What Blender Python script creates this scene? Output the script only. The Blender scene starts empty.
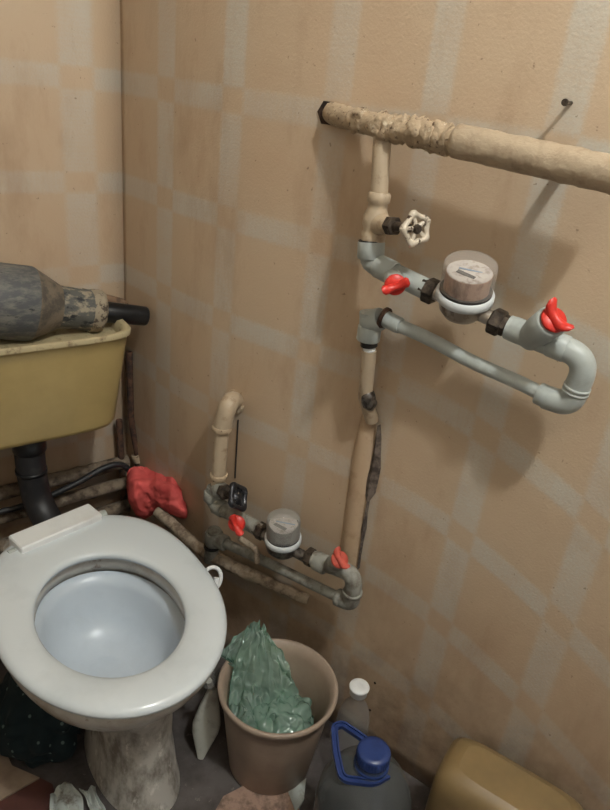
import bpy, bmesh, math, random
from mathutils import Vector as V, Matrix, noise, Quaternion
random.seed(7)
S = bpy.context.scene
COL = S.collection
R = math.radians
# ---------------------------------------------------------------- camera
F_PX, PITCH, ROLL, AZ, EYE = 680.0, R(26), R(6.5), R(37.7), V((0, 0, 1.25))
fw = V((math.sin(AZ)*math.cos(PITCH), math.cos(AZ)*math.cos(PITCH), -math.sin(PITCH)))
r0 = V((math.cos(AZ), -math.sin(AZ), 0)); u0 = r0.cross(fw)
rt = r0*math.cos(ROLL) + u0*math.sin(ROLL); up = u0*math.cos(ROLL) - r0*math.sin(ROLL)
cd = bpy.data.cameras.new('camera'); cam = bpy.data.objects.new('camera', cd); COL.objects.link(cam)
m3 = Matrix((rt, up, -fw)).transposed()
cam.matrix_world = Matrix.Translation(EYE) @ m3.to_4x4()
cd.sensor_fit = 'VERTICAL'; cd.sensor_height = 24; cd.lens = 24*F_PX/810; cd.clip_start = .01
S.camera = cam
# ---------------------------------------------------------------- light
w = bpy.data.worlds.new('world'); S.world = w; w.use_nodes = True
w.node_tree.nodes['Background'].inputs[0].default_value = (.5, .55, .6, 1)
w.node_tree.nodes['Background'].inputs[1].default_value = .05
def lamp(name, loc, energy, radius, color):
    ld = bpy.data.lights.new(name, 'POINT'); ld.energy = energy; ld.shadow_soft_size = radius; ld.color = color
    o = bpy.data.objects.new(name, ld); o.location = loc; COL.objects.link(o)
lamp('ceiling_bulb_light', (.40, -.28, 2.38), 64, .055, (.96, 1, .985))
hl = bpy.data.lights.new('front_fill_light', 'AREA'); hl.shape = 'RECTANGLE'; hl.size = 1.0; hl.size_y = 1.6; hl.energy = 3.5; hl.color = (.95, .98, 1)  # added fill light behind the camera, lifts the walls from the front
ho = bpy.data.objects.new('front_fill_light', hl); ho.location = (.25, -1.5, 1.5); ho.rotation_euler = (R(90), 0, 0); COL.objects.link(ho)
S.view_settings.view_transform = 'Standard'; S.view_settings.look = 'None'
S.view_settings.exposure = 0.0; S.view_settings.gamma = 1; S.view_settings.use_curve_mapping = False

# ---------------------------------------------------------------- helpers
def ray(x, y): return fw + rt*((x-305)/F_PX) + up*((405-y)/F_PX)
def on_z(x, y, z):
    r = ray(x, y); return EYE + r*((z-EYE.z)/r.z)
def on_y(x, y, Y):
    r = ray(x, y); return EYE + r*(Y/r.y)
WP = [(.552, 1.42), (.568, 1.29), (.587, 1.17), (.615, 1.05), (.655, .93), (.695, .83), (.743, .70), (.797, .55), (.85, .40), (1.0, 0), (1.225, -.6)]
WP = [V(p) for p in WP]
def catmull(pts, n=6):
    out = []
    for i in range(len(pts)-1):
        p0 = pts[max(i-1, 0)]; p1 = pts[i]; p2 = pts[i+1]; p3 = pts[min(i+2, len(pts)-1)]
        for k in range(n):
            t = k/n
            out.append(.5*((2*p1)+(p2-p0)*t+(2*p0-5*p1+4*p2-p3)*t*t+(3*p1-p0-3*p2+p3)*t**3))
    out.append(pts[-1]); return out
def wall_n(i):
    d = (WP[i+1]-WP[i]).normalized(); return V((-abs(d.y), -abs(d.x) if d.x*-d.y > 0 else abs(d.x))), d
def wp(x, y, off=0.0):
    """point standing off metres in front of the right wall"""
    r = ray(x, y); best = None
    for i in range(len(WP)-1):
        n, d = wall_n(i); p = WP[i]+n*off; L = (WP[i+1]-WP[i]).length
        det = r.x*-d.y + d.x*r.y
        t = (p.x*-d.y + d.x*p.y)/det; q = EYE+r*t; u = (V((q.x, q.y))-p).dot(d)
        if t > 0 and -.012 <= u <= L+.012 and (best is None or t < best[0]): best = (t, q, i)
    if best is None: return wp(x+1, y, off)
    return best[1]
def wn(x, y):
    q = wp(x, y); b = min(range(len(WP)-1), key=lambda i: ((WP[i]+WP[i+1])/2-V((q.x, q.y))).length)
    n, d = wall_n(b); return V((n.x, n.y, 0)), V((d.x, d.y, 0))

def srgb(*c):
    return tuple(((v/255+.055)/1.055)**2.4 if v/255 > .04045 else v/255/12.92 for v in c) + (1,)
def nodes(name):
    m = bpy.data.materials.new(name); m.use_nodes = True; nt = m.node_tree
    return m, nt, nt.nodes['Principled BSDF']
def mat(name, c1, c2=None, scale=20, lo=.45, hi=.6, rough=.6, metal=0, bump=0, bscale=60, c3=None, s3=6, l3=.5, h3=.65, stretch=(1, 1, 1), **kw):
    m, nt, b = nodes(name); N = nt.nodes.new; Lk = nt.links.new
    tc = N('ShaderNodeTexCoord'); mp = N('ShaderNodeMapping'); Lk(tc.outputs['Object'], mp.inputs[0]); mp.inputs['Scale'].default_value = stretch
    col = None
    def layer(prev, c, sc, a, z, det=6):
        t = N('ShaderNodeTexNoise'); t.inputs['Scale'].default_value = sc; t.inputs['Detail'].default_value = det; t.inputs['Roughness'].default_value = .65
        Lk(mp.outputs[0], t.inputs[0]); mr = N('ShaderNodeMapRange'); mr.inputs[1].default_value = a; mr.inputs[2].default_value = z; Lk(t.outputs[0], mr.inputs[0])
        mx = N('ShaderNodeMix'); mx.data_type = 'RGBA'; Lk(mr.outputs[0], mx.inputs[0])
        if prev is None: mx.inputs[6].default_value = c1
        else: Lk(prev, mx.inputs[6])
        mx.inputs[7].default_value = c; return mx.outputs[2]
    b.inputs['Base Color'].default_value = c1
    if c2: col = layer(None, c2, scale, lo, hi)
    if c3: col = layer(col, c3, s3, l3, h3)
    if col: Lk(col, b.inputs['Base Color'])
    b.inputs['Roughness'].default_value = rough; b.inputs['Metallic'].default_value = metal
    if bump:
        t = N('ShaderNodeTexNoise'); t.inputs['Scale'].default_value = bscale; t.inputs['Detail'].default_value = 5; Lk(mp.outputs[0], t.inputs[0])
        bp = N('ShaderNodeBump'); bp.inputs['Strength'].default_value = bump; bp.inputs['Distance'].default_value = .002; Lk(t.outputs[0], bp.inputs['Height']); Lk(bp.outputs[0], b.inputs['Normal'])
    for k, v in kw.items(): b.inputs[k].default_value = v
    return m

def ring_parts(parent, m, *specs, name='socket_ring'):
    for c, ax, r, hl in specs: collar(MB(), c, ax, r, hl).build(name, m, parent)
class MB:
    """collects shapes that make one mesh object"""
    def __init__(s): s.v = []; s.f = []; s.sm = []
    def add(s, vs, fs, smooth=True):
        o = len(s.v); s.v += [tuple(v) for v in vs]; s.f += [tuple(i+o for i in f) for f in fs]; s.sm += [smooth]*len(fs); return s
    def loft(s, rings, closed=True, cap0=True, cap1=True, smooth=True):
        n = len(rings[0]); vs = [p for r in rings for p in r]; fs = []
        for i in range(len(rings)-1):
            for k in range(n if closed else n-1):
                a = i*n+k; b = i*n+(k+1) % n; fs.append((a, b, b+n, a+n))
        s.add(vs, fs, smooth)
        if cap0: s.add(rings[0], [tuple(range(n))[::-1]], False)
        if cap1: s.add(rings[-1], [tuple(range(n))], False)
        return s
    def tube(s, pts, rad, seg=16, cap=True, smooth=True, bumpy=0, seed=0):
        pts = [V(p) for p in pts]; rings = []
        if not hasattr(rad, '__len__'): rad = [rad]*len(pts)
        t0 = (pts[1]-pts[0]).normalized(); ref = V((0, 0, 1)) if abs(t0.z) < .9 else V((1, 0, 0))
        x = t0.cross(ref).normalized(); prev = t0
        for i, p in enumerate(pts):
            t = (pts[min(i+1, len(pts)-1)]-pts[max(i-1, 0)]).normalized()
            x = prev.rotation_difference(t) @ x; x = (x-t*x.dot(t)).normalized(); prev = t; y = t.cross(x); ring = []
            for k in range(seg):
                a = 2*math.pi*k/seg; d = x*math.cos(a)+y*math.sin(a); r = rad[i]
                q = p+d*r
                if bumpy: q = p+d*(r+bumpy*noise.noise(q*95+V((seed, 0, 0)))+bumpy*.6*noise.noise(q*230))
                ring.append(q)
            rings.append(ring)
        return s.loft(rings, True, cap, cap, smooth)
    def lathe(s, p0, ax, prof, seg=28, cap0=True, cap1=True, hexa=False, bumpy=0):
        """prof: list of (distance along axis, radius)"""
        p0 = V(p0); ax = V(ax).normalized(); ref = V((0, 0, 1)) if abs(ax.z) < .9 else V((1, 0, 0))
        x = ax.cross(ref).normalized(); y = ax.cross(x); rings = []
        for d, r in prof:
            ring = []
            for k in range(seg):
                a = 2*math.pi*k/seg; q = p0+ax*d+(x*math.cos(a)+y*math.sin(a))*r
                if bumpy: q += (x*math.cos(a)+y*math.sin(a))*bumpy*noise.noise(q*120)
                ring.append(q)
            rings.append(ring)
        return s.loft(rings, True, cap0, cap1, not hexa)
    def box(s, c, a, b, n, ha, hb, hn, bev=0):
        c, a, b, n = V(c), V(a).normalized(), V(b).normalized(), V(n).normalized()
        rings = []
        prof = [(-1, 1)] if not bev else []
        def rect(k, inset):
            out = []; seg = 4; rr = max(bev, 1e-5)
            for sx, sy, st in ((1, 1, 0), (-1, 1, 90), (-1, -1, 180), (1, -1, 270)):
                for j in range(seg+1):
                    t = R(st+90*j/seg)
                    out.append(c+a*(sx*(ha-rr)+math.cos(t)*(rr-inset))+b*(sy*(hb-rr)+math.sin(t)*(rr-inset))+n*k)
            return out
        if bev: rings = [rect(-hn, bev*.6), rect(-hn+bev*.6, 0), rect(hn-bev*.6, 0), rect(hn, bev*.6)]
        else: rings = [rect(-hn, 0), rect(hn, 0)]
        return s.loft(rings, smooth=False)
    def build(s, name, m, parent=None, flat=None):
        me = bpy.data.meshes.new(name); me.from_pydata(s.v, [], s.f); me.polygons.foreach_set('use_smooth', s.sm)
        me.materials.append(m); me.update()
        bm = bmesh.new(); bm.from_mesh(me); bmesh.ops.recalc_face_normals(bm, faces=bm.faces); bm.to_mesh(me); bm.free()
        o = bpy.data.objects.new(name, me); COL.objects.link(o)
        if parent: o.parent = parent; o.matrix_parent_inverse = Matrix.Translation(-V(parent.location)) if parent.type == 'EMPTY' else Matrix()
        return o
def thing(name, label, cat, loc, group=None):
    o = bpy.data.objects.new(name, None); o.location = loc; COL.objects.link(o); o.empty_display_size = .03
    o['label'] = label; o['category'] = cat
    if group: o['group'] = group
    return o
def tag(o, label, cat, group=None):
    o['label'] = label; o['category'] = cat
    if group: o['group'] = group
    return o
def round_path(pts, rad, n=8):
    """polyline with its inner corners rounded"""
    pts = [V(p) for p in pts]; out = [pts[0]]
    for i in range(1, len(pts)-1):
        a = (pts[i-1]-pts[i]); b = (pts[i+1]-pts[i]); r = min(rad, a.length*.48, b.length*.48)
        A = pts[i]+a.normalized()*r; B = pts[i]+b.normalized()*r
        for k in range(n+1):
            t = k/n; out.append(A*(1-t)**2+pts[i]*2*t*(1-t)+B*t*t)
    out.append(pts[-1]); return out
def dense(a, b, n): return [V(a).lerp(V(b), k/n) for k in range(n+1)]
def sup(cx, cy, z, hx, hy, n=2.0, seg=48, yaw=0):
    out = []
    for k in range(seg):
        t = 2*math.pi*k/seg; c, s = math.cos(t), math.sin(t)
        x = hx*math.copysign(abs(c)**(2/n), c); y = hy*math.copysign(abs(s)**(2/n), s)
        out.append(V((cx+x*math.cos(yaw)-y*math.sin(yaw), cy+x*math.sin(yaw)+y*math.cos(yaw), z)))
    return out

# ---------------------------------------------------------------- materials
M = {}
M['tan'] = mat('tan_oil_paint', srgb(176, 158, 134), srgb(140, 116, 92), 40, .55, .7, .55, bump=.6, bscale=90)
M['tan_crust'] = mat('flaking_tan_paint', srgb(168, 148, 122), srgb(92, 70, 52), 130, .57, .66, .75, bump=1, bscale=160, c3=srgb(205, 190, 165), s3=60, l3=.6, h3=.68)
M['tan_sleeve'] = mat('wrinkled_paint_on_sleeve', srgb(166, 148, 124), srgb(138, 118, 96), 30, .5, .7, .7, bump=1.0, bscale=110)
M['ppr'] = mat('grey_pipe_plastic', srgb(164, 170, 167), srgb(140, 143, 137), 25, .5, .8, .42)
M['ppr_dirty'] = mat('grimy_grey_pipe_plastic', srgb(142, 142, 134), srgb(104, 96, 86), 45, .45, .65, .6, bump=.3)
M['nut'] = mat('corroded_dark_nut', srgb(84, 74, 64), srgb(44, 36, 30), 90, .4, .6, .5, metal=.5, bump=.5, bscale=200)
M['brass'] = mat('nickel_plated_body', srgb(176, 168, 158), srgb(110, 96, 84), 60, .5, .65, .28, metal=.85)
M['red'] = mat('red_plastic', srgb(208, 52, 42), srgb(170, 44, 38), 60, .5, .75, .4)
M['red_dull'] = mat('dusty_red_plastic', srgb(196, 84, 68), srgb(160, 70, 58), 70, .4, .7, .6)
M['white'] = mat('white_plastic', srgb(226, 228, 228), srgb(206, 206, 204), 10, .5, .8, .35)
M['grey_ring'] = mat('pale_grey_ring', srgb(200, 204, 205), None, rough=.4)
M['dark_ring'] = mat('black_rubber_seal', srgb(36, 32, 30), None, rough=.6)
M['black'] = mat('black_plastic', srgb(20, 21, 24), srgb(34, 34, 36), 12, .5, .8, .28)
M['black_dusty'] = mat('dusty_black_plastic', srgb(30, 30, 33), srgb(70, 68, 66), 30, .55, .75, .5)
M['seat'] = mat('white_toilet_seat', srgb(205, 212, 216), srgb(188, 196, 200), 6, .5, .8, .22)
M['ceramic'] = mat('stained_ceramic', srgb(190, 186, 178), srgb(152, 134, 116), 9, .48, .68, .25, c3=srgb(124, 102, 84), s3=26, l3=.6, h3=.74)
M['bowl_in'] = mat('inner_glaze', srgb(196, 206, 216), srgb(182, 192, 202), 8, .5, .8, .3)
M['pedestal'] = mat('worn_pedestal', srgb(184, 180, 172), srgb(124, 116, 106), 26, .46, .64, .55, c3=srgb(210, 206, 198), s3=38, l3=.58, h3=.66, bump=.6, bscale=50, stretch=(1, 1, .5))
M['cistern'] = mat('yellowed_plastic', srgb(168, 147, 98), srgb(152, 132, 86), 5, .4, .7, .38)
M['rim_dirt'] = mat('dirty_cistern_rim', srgb(172, 158, 124), srgb(120, 104, 78), 60, .54, .7, .7)
M['plaster_bottle'] = mat('plaster_smeared_grey_plastic', srgb(78, 80, 82), srgb(112, 110, 104), 60, .46, .62, .6, bump=.7, bscale=80, c3=srgb(40, 42, 44), s3=70, l3=.6, h3=.68, stretch=(.5, 1, 1.3))
M['cone'] = mat('mortar_stained_cone', srgb(116, 104, 90), srgb(80, 74, 66), 40, .45, .6, .7, bump=.6)
M['neck'] = mat('mortar_crusted_neck', srgb(84, 84, 80), srgb(146, 136, 118), 55, .5, .6, .75, bump=1, bscale=120, c3=srgb(40, 42, 46), s3=48, l3=.55, h3=.62, stretch=(.6, 1, 1))
M['crust'] = mat('mortar_crust', srgb(150, 138, 118), srgb(80, 70, 60), 80, .52, .6, .9, bump=1, bscale=150)
M['wood'] = mat('brown_stick', srgb(124, 98, 76), srgb(90, 70, 54), 50, rough=.8)
M['rust'] = mat('rusty_pipe', srgb(92, 64, 48), srgb(46, 34, 28), 60, .42, .6, .85, bump=.8)
M['grime_pipe'] = mat('dust_caked_pipe', srgb(166, 150, 130), srgb(116, 100, 84), 50, .45, .62, .95, bump=1, bscale=70, c3=srgb(184, 172, 156), s3=24, l3=.58, h3=.7)
M['shaded_grime'] = mat('shade_darkened_dusty_pipe', srgb(124, 110, 94), srgb(72, 60, 50), 40, .42, .62, .95, bump=1, bscale=70, c3=srgb(150, 140, 126), s3=24, l3=.58, h3=.7)  # caked dust, its colour also darkened for the shadow under the cistern
M['rag'] = mat('red_rag', srgb(214, 92, 88), srgb(196, 70, 70), 25, .45, .7, .75)
M['bucket'] = mat('beige_bucket_plastic', srgb(160, 142, 126), srgb(140, 122, 108), 9, .45, .7, .45)
M['blue'] = mat('blue_plastic', srgb(36, 56, 108), srgb(28, 44, 90), 40, .5, .7, .35)
M['jerry'] = mat('tan_jerrycan_plastic', srgb(132, 110, 74), srgb(112, 94, 64), 7, .4, .7, .4)
M['cloth'] = None
M['paper'] = mat('grey_white_paper', srgb(172, 178, 174), srgb(112, 104, 94), 30, .5, .65, .8)
M['paddle'] = mat('offwhite_brush_holder', srgb(178, 178, 168), srgb(130, 122, 110), 30, .5, .75, .5)
M['lino_tan'] = mat('tan_linoleum', srgb(150, 132, 114), srgb(120, 100, 84), 14, .4, .7, .6)
M['lino_red'] = mat('dark_red_linoleum', srgb(88, 52, 46), srgb(70, 42, 38), 14, .4, .7, .5)
M['lino_pink'] = mat('pinkish_plaster_scrap', srgb(160, 132, 116), srgb(112, 92, 80), 40, .45, .62, .9, bump=.8)
M['concrete'] = mat('dark_dirty_concrete', srgb(92, 86, 84), srgb(58, 52, 50), 9, .4, .65, .8, bump=.8, bscale=40, c3=srgb(130, 122, 116), s3=60, l3=.62, h3=.72)
M['plain'] = mat('room_paint', srgb(186, 180, 170), srgb(172, 164, 154), 4, rough=.8)
M['door'] = mat('brown_door_paint', srgb(150, 130, 108), rough=.5)
M['crack'] = mat('exposed_grey_plaster', srgb(112, 100, 90), srgb(62, 52, 46), 60, .42, .6, .95, bump=1, bscale=120)
M['hole'] = mat('dark_hole', srgb(54, 38, 28), srgb(34, 24, 18), 60, rough=1)
M['steel'] = mat('dull_steel', srgb(128, 122, 116), srgb(76, 70, 66), 80, .45, .6, .35, metal=.8)
M['wheel'] = mat('chipped_cream_wheel', srgb(196, 184, 166), srgb(70, 50, 36), 70, .57, .63, .5, metal=.1)
M['wheel_dark'] = mat('dark_metal_wheel', srgb(52, 52, 56), srgb(120, 120, 122), 60, .58, .66, .35, metal=.6)
def glassy(name, col, rough, trans=1, ior=1.3, alpha=1, c2=None):
    m = mat(name, col, c2, 50, .5, .7, rough); b = m.node_tree.nodes['Principled BSDF']
    b.inputs['Transmission Weight'].default_value = trans; b.inputs['IOR'].default_value = ior; b.inputs['Alpha'].default_value = alpha
    return m
def filmy(name, col, dens, rough=.15):
    """thin clear plastic: mostly see-through with a glossy skin"""
    m, nt, b = nodes(name); N = nt.nodes.new; Lk = nt.links.new
    b.inputs['Base Color'].default_value = col; b.inputs['Roughness'].default_value = rough
    tr = N('ShaderNodeBsdfTransparent'); tr.inputs[0].default_value = (1, 1, 1, 1)
    mx = N('ShaderNodeMixShader'); lw = N('ShaderNodeLayerWeight'); lw.inputs[0].default_value = .35
    mr = N('ShaderNodeMapRange'); mr.inputs[3].default_value = dens; mr.inputs[4].default_value = min(1, dens+.28)
    Lk(lw.outputs['Facing'], mr.inputs[0]); Lk(mr.outputs[0], mx.inputs[0]); Lk(tr.outputs[0], mx.inputs[1]); Lk(b.outputs[0], mx.inputs[2])
    Lk(mx.outputs[0], nt.nodes['Material Output'].inputs[0]); return m
M['clear'] = filmy('clear_bottle_plastic', srgb(170, 170, 168), .14, .08)
M['jug'] = filmy('dusty_clear_jug_plastic', srgb(92, 98, 100), .36, .12)
M['cup'] = filmy('clear_meter_cup', srgb(206, 198, 190), .2, .1)
M['bag'] = None

def wallpaper():
    m, nt, b = nodes('checked_wallpaper'); N = nt.nodes.new; Lk = nt.links.new
    uv = N('ShaderNodeUVMap'); uv.uv_map = 'paper'; sp = N('ShaderNodeSeparateXYZ'); Lk(uv.outputs[0], sp.inputs[0])
    def math_(op, a, bb=None, c=None):
        n = N('ShaderNodeMath'); n.operation = op
        for i, x in enumerate((a, bb, c)):
            if x is None: continue
            if isinstance(x, (int, float)): n.inputs[i].default_value = x
            else: Lk(x, n.inputs[i])
        return n.outputs[0]
    tc = N('ShaderNodeTexCoord')
    def nz(sc, det=3, rough=.6, stretch=(1, 1, 1)):
        mp = N('ShaderNodeMapping'); mp.inputs['Scale'].default_value = stretch; Lk(tc.outputs['Object'], mp.inputs[0])
        t = N('ShaderNodeTexNoise'); t.inputs['Scale'].default_value = sc; t.inputs['Detail'].default_value = det; t.inputs['Roughness'].default_value = rough; Lk(mp.outputs[0], t.inputs[0]); return t.outputs[0]
    fuzz = math_('MULTIPLY', math_('SUBTRACT', nz(220), .5), .05)
    def band(x, hw):
        d = math_('ABSOLUTE', math_('SUBTRACT', math_('FRACT', math_('ADD', x, .5)), .5))
        d = math_('ADD', d, fuzz)
        mr = N('ShaderNodeMapRange'); mr.interpolation_type = 'SMOOTHSTEP'; Lk(d, mr.inputs[0]); mr.inputs[1].default_value = hw-.030; mr.inputs[2].default_value = hw+.030
        mr.inputs[3].default_value = 1; mr.inputs[4].default_value = 0; return mr.outputs[0]
    a = band(sp.outputs[0], .125); c = band(sp.outputs[1], .105)
    x = math_('SUBTRACT', math_('ADD', a, c), math_('MULTIPLY', math_('MULTIPLY', a, c), 2))
    # ribbed print inside the bands
    wv = math_('SINE', math_('MULTIPLY', sp.outputs[1], 150)); wh = math_('SINE', math_('MULTIPLY', sp.outputs[0], 150))
    rib = math_('ADD', math_('MULTIPLY', wv, a), math_('MULTIPLY', wh, c))
    spk = nz(300, 2)
    tint = math_('MULTIPLY', x, math_('ADD', .80, math_('ADD', math_('MULTIPLY', rib, .05), math_('MULTIPLY', math_('SUBTRACT', spk, .5), .9))))
    wear = N('ShaderNodeMapRange'); Lk(nz(8, 5, .7), wear.inputs[0]); wear.inputs[1].default_value = .35; wear.inputs[2].default_value = .6; wear.inputs[3].default_value = .62; wear.inputs[4].default_value = 1.15
    tint = math_('MULTIPLY', tint, wear.outputs[0])
    mx = N('ShaderNodeMix'); mx.data_type = 'RGBA'; Lk(tint, mx.inputs[0])
    mx.inputs[6].default_value = PAPER_BASE; mx.inputs[7].default_value = PAPER_BAND
    cur = mx.outputs[2]
    def stain(cur, fac, col):
        n = N('ShaderNodeMix'); n.data_type = 'RGBA'; Lk(fac, n.inputs[0]); Lk(cur, n.inputs[6]); n.inputs[7].default_value = col; return n.outputs[2]
    def mrange(v, lo, hi, o0=0, o1=1):
        mr = N('ShaderNodeMapRange'); Lk(v, mr.inputs[0]); mr.inputs[1].default_value = lo; mr.inputs[2].default_value = hi; mr.inputs[3].default_value = o0; mr.inputs[4].default_value = o1; return mr.outputs[0]
    cur = stain(cur, mrange(nz(3, 4), .42, .7, 0, .45), srgb(180, 152, 124))
    cur = stain(cur, mrange(nz(7, 6, .7, (1, 1, .35)), .52, .75, 0, .5), srgb(150, 120, 92))
    # brown blotches that strengthen towards the floor
    so = N('ShaderNodeSeparateXYZ'); Lk(tc.outputs['Object'], so.inputs[0])
    low = mrange(so.outputs[2], .62, .0)
    cur = stain(cur, math_('MULTIPLY', low, mrange(nz(6, 6, .7, (1, 1, .5)), .3, .68, .1, .8)), srgb(136, 106, 82))
    low2 = mrange(so.outputs[2], .36, .1)
    cur = stain(cur, math_('MULTIPLY', low2, mrange(nz(16, 6, .7), .42, .66, 0, .5)), srgb(88, 68, 54))
    cur = stain(cur, mrange(nz(90, 3), .70, .74, 0, .55), srgb(96, 72, 54))
    Lk(cur, b.inputs['Base Color']); b.inputs['Roughness'].default_value = .62
    bp = N('ShaderNodeBump'); bp.inputs['Strength'].default_value = .35; bp.inputs['Distance'].default_value = .0015
    hh = math_('ADD', math_('MULTIPLY', tint, .5), math_('ADD', nz(240, 2), math_('MULTIPLY', nz(9, 3), 4)))
    Lk(hh, bp.inputs['Height']); Lk(bp.outputs[0], b.inputs['Normal'])
    return m
PAPER_BASE = srgb(188, 166, 140); PAPER_BAND = srgb(188, 181, 168)
M['paper_wall'] = wallpaper()

# ---------------------------------------------------------------- room shell
KN = [-.60, -.344, -.087, .170, .348, .560, .712, .892, 1.075, 1.26, 1.44, 1.62, 1.8, 1.98, 2.2]
def paper_u(s):
    for i in range(len(KN)-1):
        if s <= KN[i+1] or i == len(KN)-2: return i+(s-KN[i])/(KN[i+1]-KN[i])
def paper_v(s, z):
    d = .6*max(0, min(s, 1.3)-.66)**2*max(0, min(1, (1.25-z)/.45))
    return (z+d-.046)/.1915
def wall_sheet(name, line, s0, zs, m, back):
    """wall of real thickness following a plan line; papered on the room side"""
    me = bpy.data.meshes.new(name); vs = []; uvs = []; fs = []; s = s0; nz_ = len(zs); prev = None
    for i, p in enumerate(line):
        if prev is not None: s += (p-prev).length
        prev = p
        for z in zs:
            bulge = .0
            vs.append((p.x, p.y, z)); uvs.append((paper_u(s), paper_v(s, z)))
    n = len(line)
    for i in range(n-1):
        for k in range(nz_-1):
            a = i*nz_+k; fs.append((a, a+nz_, a+nz_+1, a+1))
    o = len(vs)
    for i, p in enumerate(line):
        q = p+back
        for z in (zs[0], zs[-1]): vs.append((q.x, q.y, z)); uvs.append((.5, .5))
    for i in range(n-1):
        a = o+2*i; fs.append((a, a+1, a+3, a+2)); fs.append((i*nz_, a, a+2, (i+1)*nz_)); fs.append((i*nz_+nz_-1, (i+1)*nz_+nz_-1, a+3, a+1))
    fs.append((o, o+1)+tuple(range(nz_-1, -1, -1))); fs.append((o+2*(n-1), )+tuple((n-1)*nz_+k for k in range(nz_))+(o+2*n-1,))
    me.from_pydata(vs, [], fs); me.materials.append(m); lay = me.uv_layers.new(name='paper')
    for l in me.loops: lay.data[l.index].uv = uvs[l.vertex_index]
    me.polygons.foreach_set('use_smooth', [True]*((n-1)*(nz_-1))+[False]*(len(fs)-(n-1)*(nz_-1)))
    bm = bmesh.new(); bm.from_mesh(me); bmesh.ops.recalc_face_normals(bm, faces=bm.faces); bm.to_mesh(me); bm.free()
    ob = bpy.data.objects.new(name, me); COL.objects.link(ob); ob['kind'] = 'structure'; return ob
ZS = [i*.05 for i in range(50)]+[2.45]
curve = catmull(WP, 6)
wall_sheet('wall_right', curve, 0, ZS, M['paper_wall'], V((.12, .04)))
wall_sheet('wall_back', [V((-.30+.852*k/12, 1.42)) for k in range(13)], -.852, ZS, M['paper_wall'], V((0, .1)))
def slab(name, c, h, m):
    mb = MB(); mb.box(c, (1, 0, 0), (0, 1, 0), (0, 0, 1), *h); o = mb.build(name, m); o['kind'] = 'structure'; return o
slab('wall_left', (-.35, .41, 1.225), (.05, 1.01, 1.225), M['plain'])
mb = MB()
for c, h_ in (((-.25, -.65, 1.225), (.15, .05, 1.225)), ((.98, -.65, 1.225), (.33, .05, 1.225)), ((.275, -.65, 2.25), (.375, .05, .2))): mb.box(c, (1, 0, 0), (0, 1, 0), (0, 0, 1), *h_)
mb.build('wall_front', M['plain'])['kind'] = 'structure'
slab('ceiling', (.45, .41, 2.50), (.9, 1.15, .05), M['plain'])
slab('floor', (.45, .0, -.03), (.9, 1.56, .03), M['concrete'])

# ---------------------------------------------------------------- plumbing fittings
def nut(mb, c, ax, r, hl): return mb.lathe(V(c)-V(ax).normalized()*hl, ax, [(0, r*.9), (hl*.25, r), (hl*1.75, r), (hl*2, r*.9)], 6, hexa=True)
def collar(mb, c, ax, r, hl, seg=28):
    ax = V(ax).normalized(); return mb.lathe(V(c)-ax*hl, ax, [(0, r*.93), (hl*.15, r), (hl*1.85, r), (hl*2, r*.93)], seg)
def wing_handle(parent, c, n, along, m, sc=1.0):
    """butterfly handle: round cap, raised curved wing across it"""
    n = V(n).normalized(); along = (V(along)-n*V(along).dot(n)).normalized(); side = n.cross(along)
    mb = MB(); mb.lathe(V(c)-n*.002, n, [(0, .0135*sc), (.005, .0165*sc), (.008, .015*sc), (.009, .004*sc)], 24)
    rings = []
    for k in range(13):
        t = -1+2*k/12; lift = .007+.010*t*t; wdt = (.0052+.0035*abs(t))*sc; hgt = .0072*sc*(1-.15*abs(t))
        if k in (0, 12): wdt *= .5; hgt *= .5
        p = V(c)+along*(t*.021*sc)+n*(lift*sc)+side*(.004*(t*t-.5)*sc)
        rings.append([p+side*wdt*math.cos(a)+n*hgt*math.sin(a) for a in [2*math.pi*j/10 for j in range(10)]])
    mb.loft(rings); return mb.build('handle', m, parent)

# thick supply pipe under the ceiling side of the right wall
pA = wp(336, 115, .012); pB = wp(384, 127, .05); pC = wp(457, 141, .068); pD = wp(628, 178, .072)
t = thing('supply_pipe', 'thick flaking tan-painted pipe running from a hole near the corner across upper right wall', 'pipe', pA)
nrm, dr = wn(334, 113)
MB().tube([wp(331, 113, 0)-nrm*.004]+dense(pA, pB, 30)+dense(pB, pC, 34)[1:], .0155, 20, bumpy=.0016).build('pipe', M['tan_crust'], t)
# bulges of old paint and hemp round the joints
for (x, y, r_) in ((352, 119, .0175), (384, 127, .0185), (398, 129, .0175), (420, 132, .020), (432, 135, .0205), (446, 138, .0195)):
    a = wp(x-7, y-1.6, .056); b_ = wp(x+7, y+1.6, .058); a += (pA.lerp(pB, .5)-pA.lerp(pB, .5)); mid = (a+b_)/2
    tt = (pC-pA).normalized(); k = (mid-pB).dot((pC-pB).normalized())
    base = pB+(pC-pB).normalized()*k if k > 0 else pB+(pA-pB).normalized()*-k
    dd = (pC-pB if k > 0 else pB-pA).normalized()
    mb = MB(); mb.tube([base+dd*u*.013 for u in (-1, -.8, -.4, 0, .4, .8, 1)], [r_*.82, r_*.9, r_*.94, r_*.96, r_*.93, r_*.9, r_*.82], 20, bumpy=.0075, seed=x); mb.build('paint_lump', M['tan_crust'], t)
dS = (pD-pC).normalized()
MB().tube([pC-dS*.004]+dense(pC, pD, 40), [.017]+[.0208]*41, 28, bumpy=.0016).build('pipe_sleeve', M['tan_sleeve'], t)
q = wp(565, 166, .0); qb = wp(567, 168, .07)
MB().tube([q, qb], .007, 12).build('wall_bracket', M['rust'], t)
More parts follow.
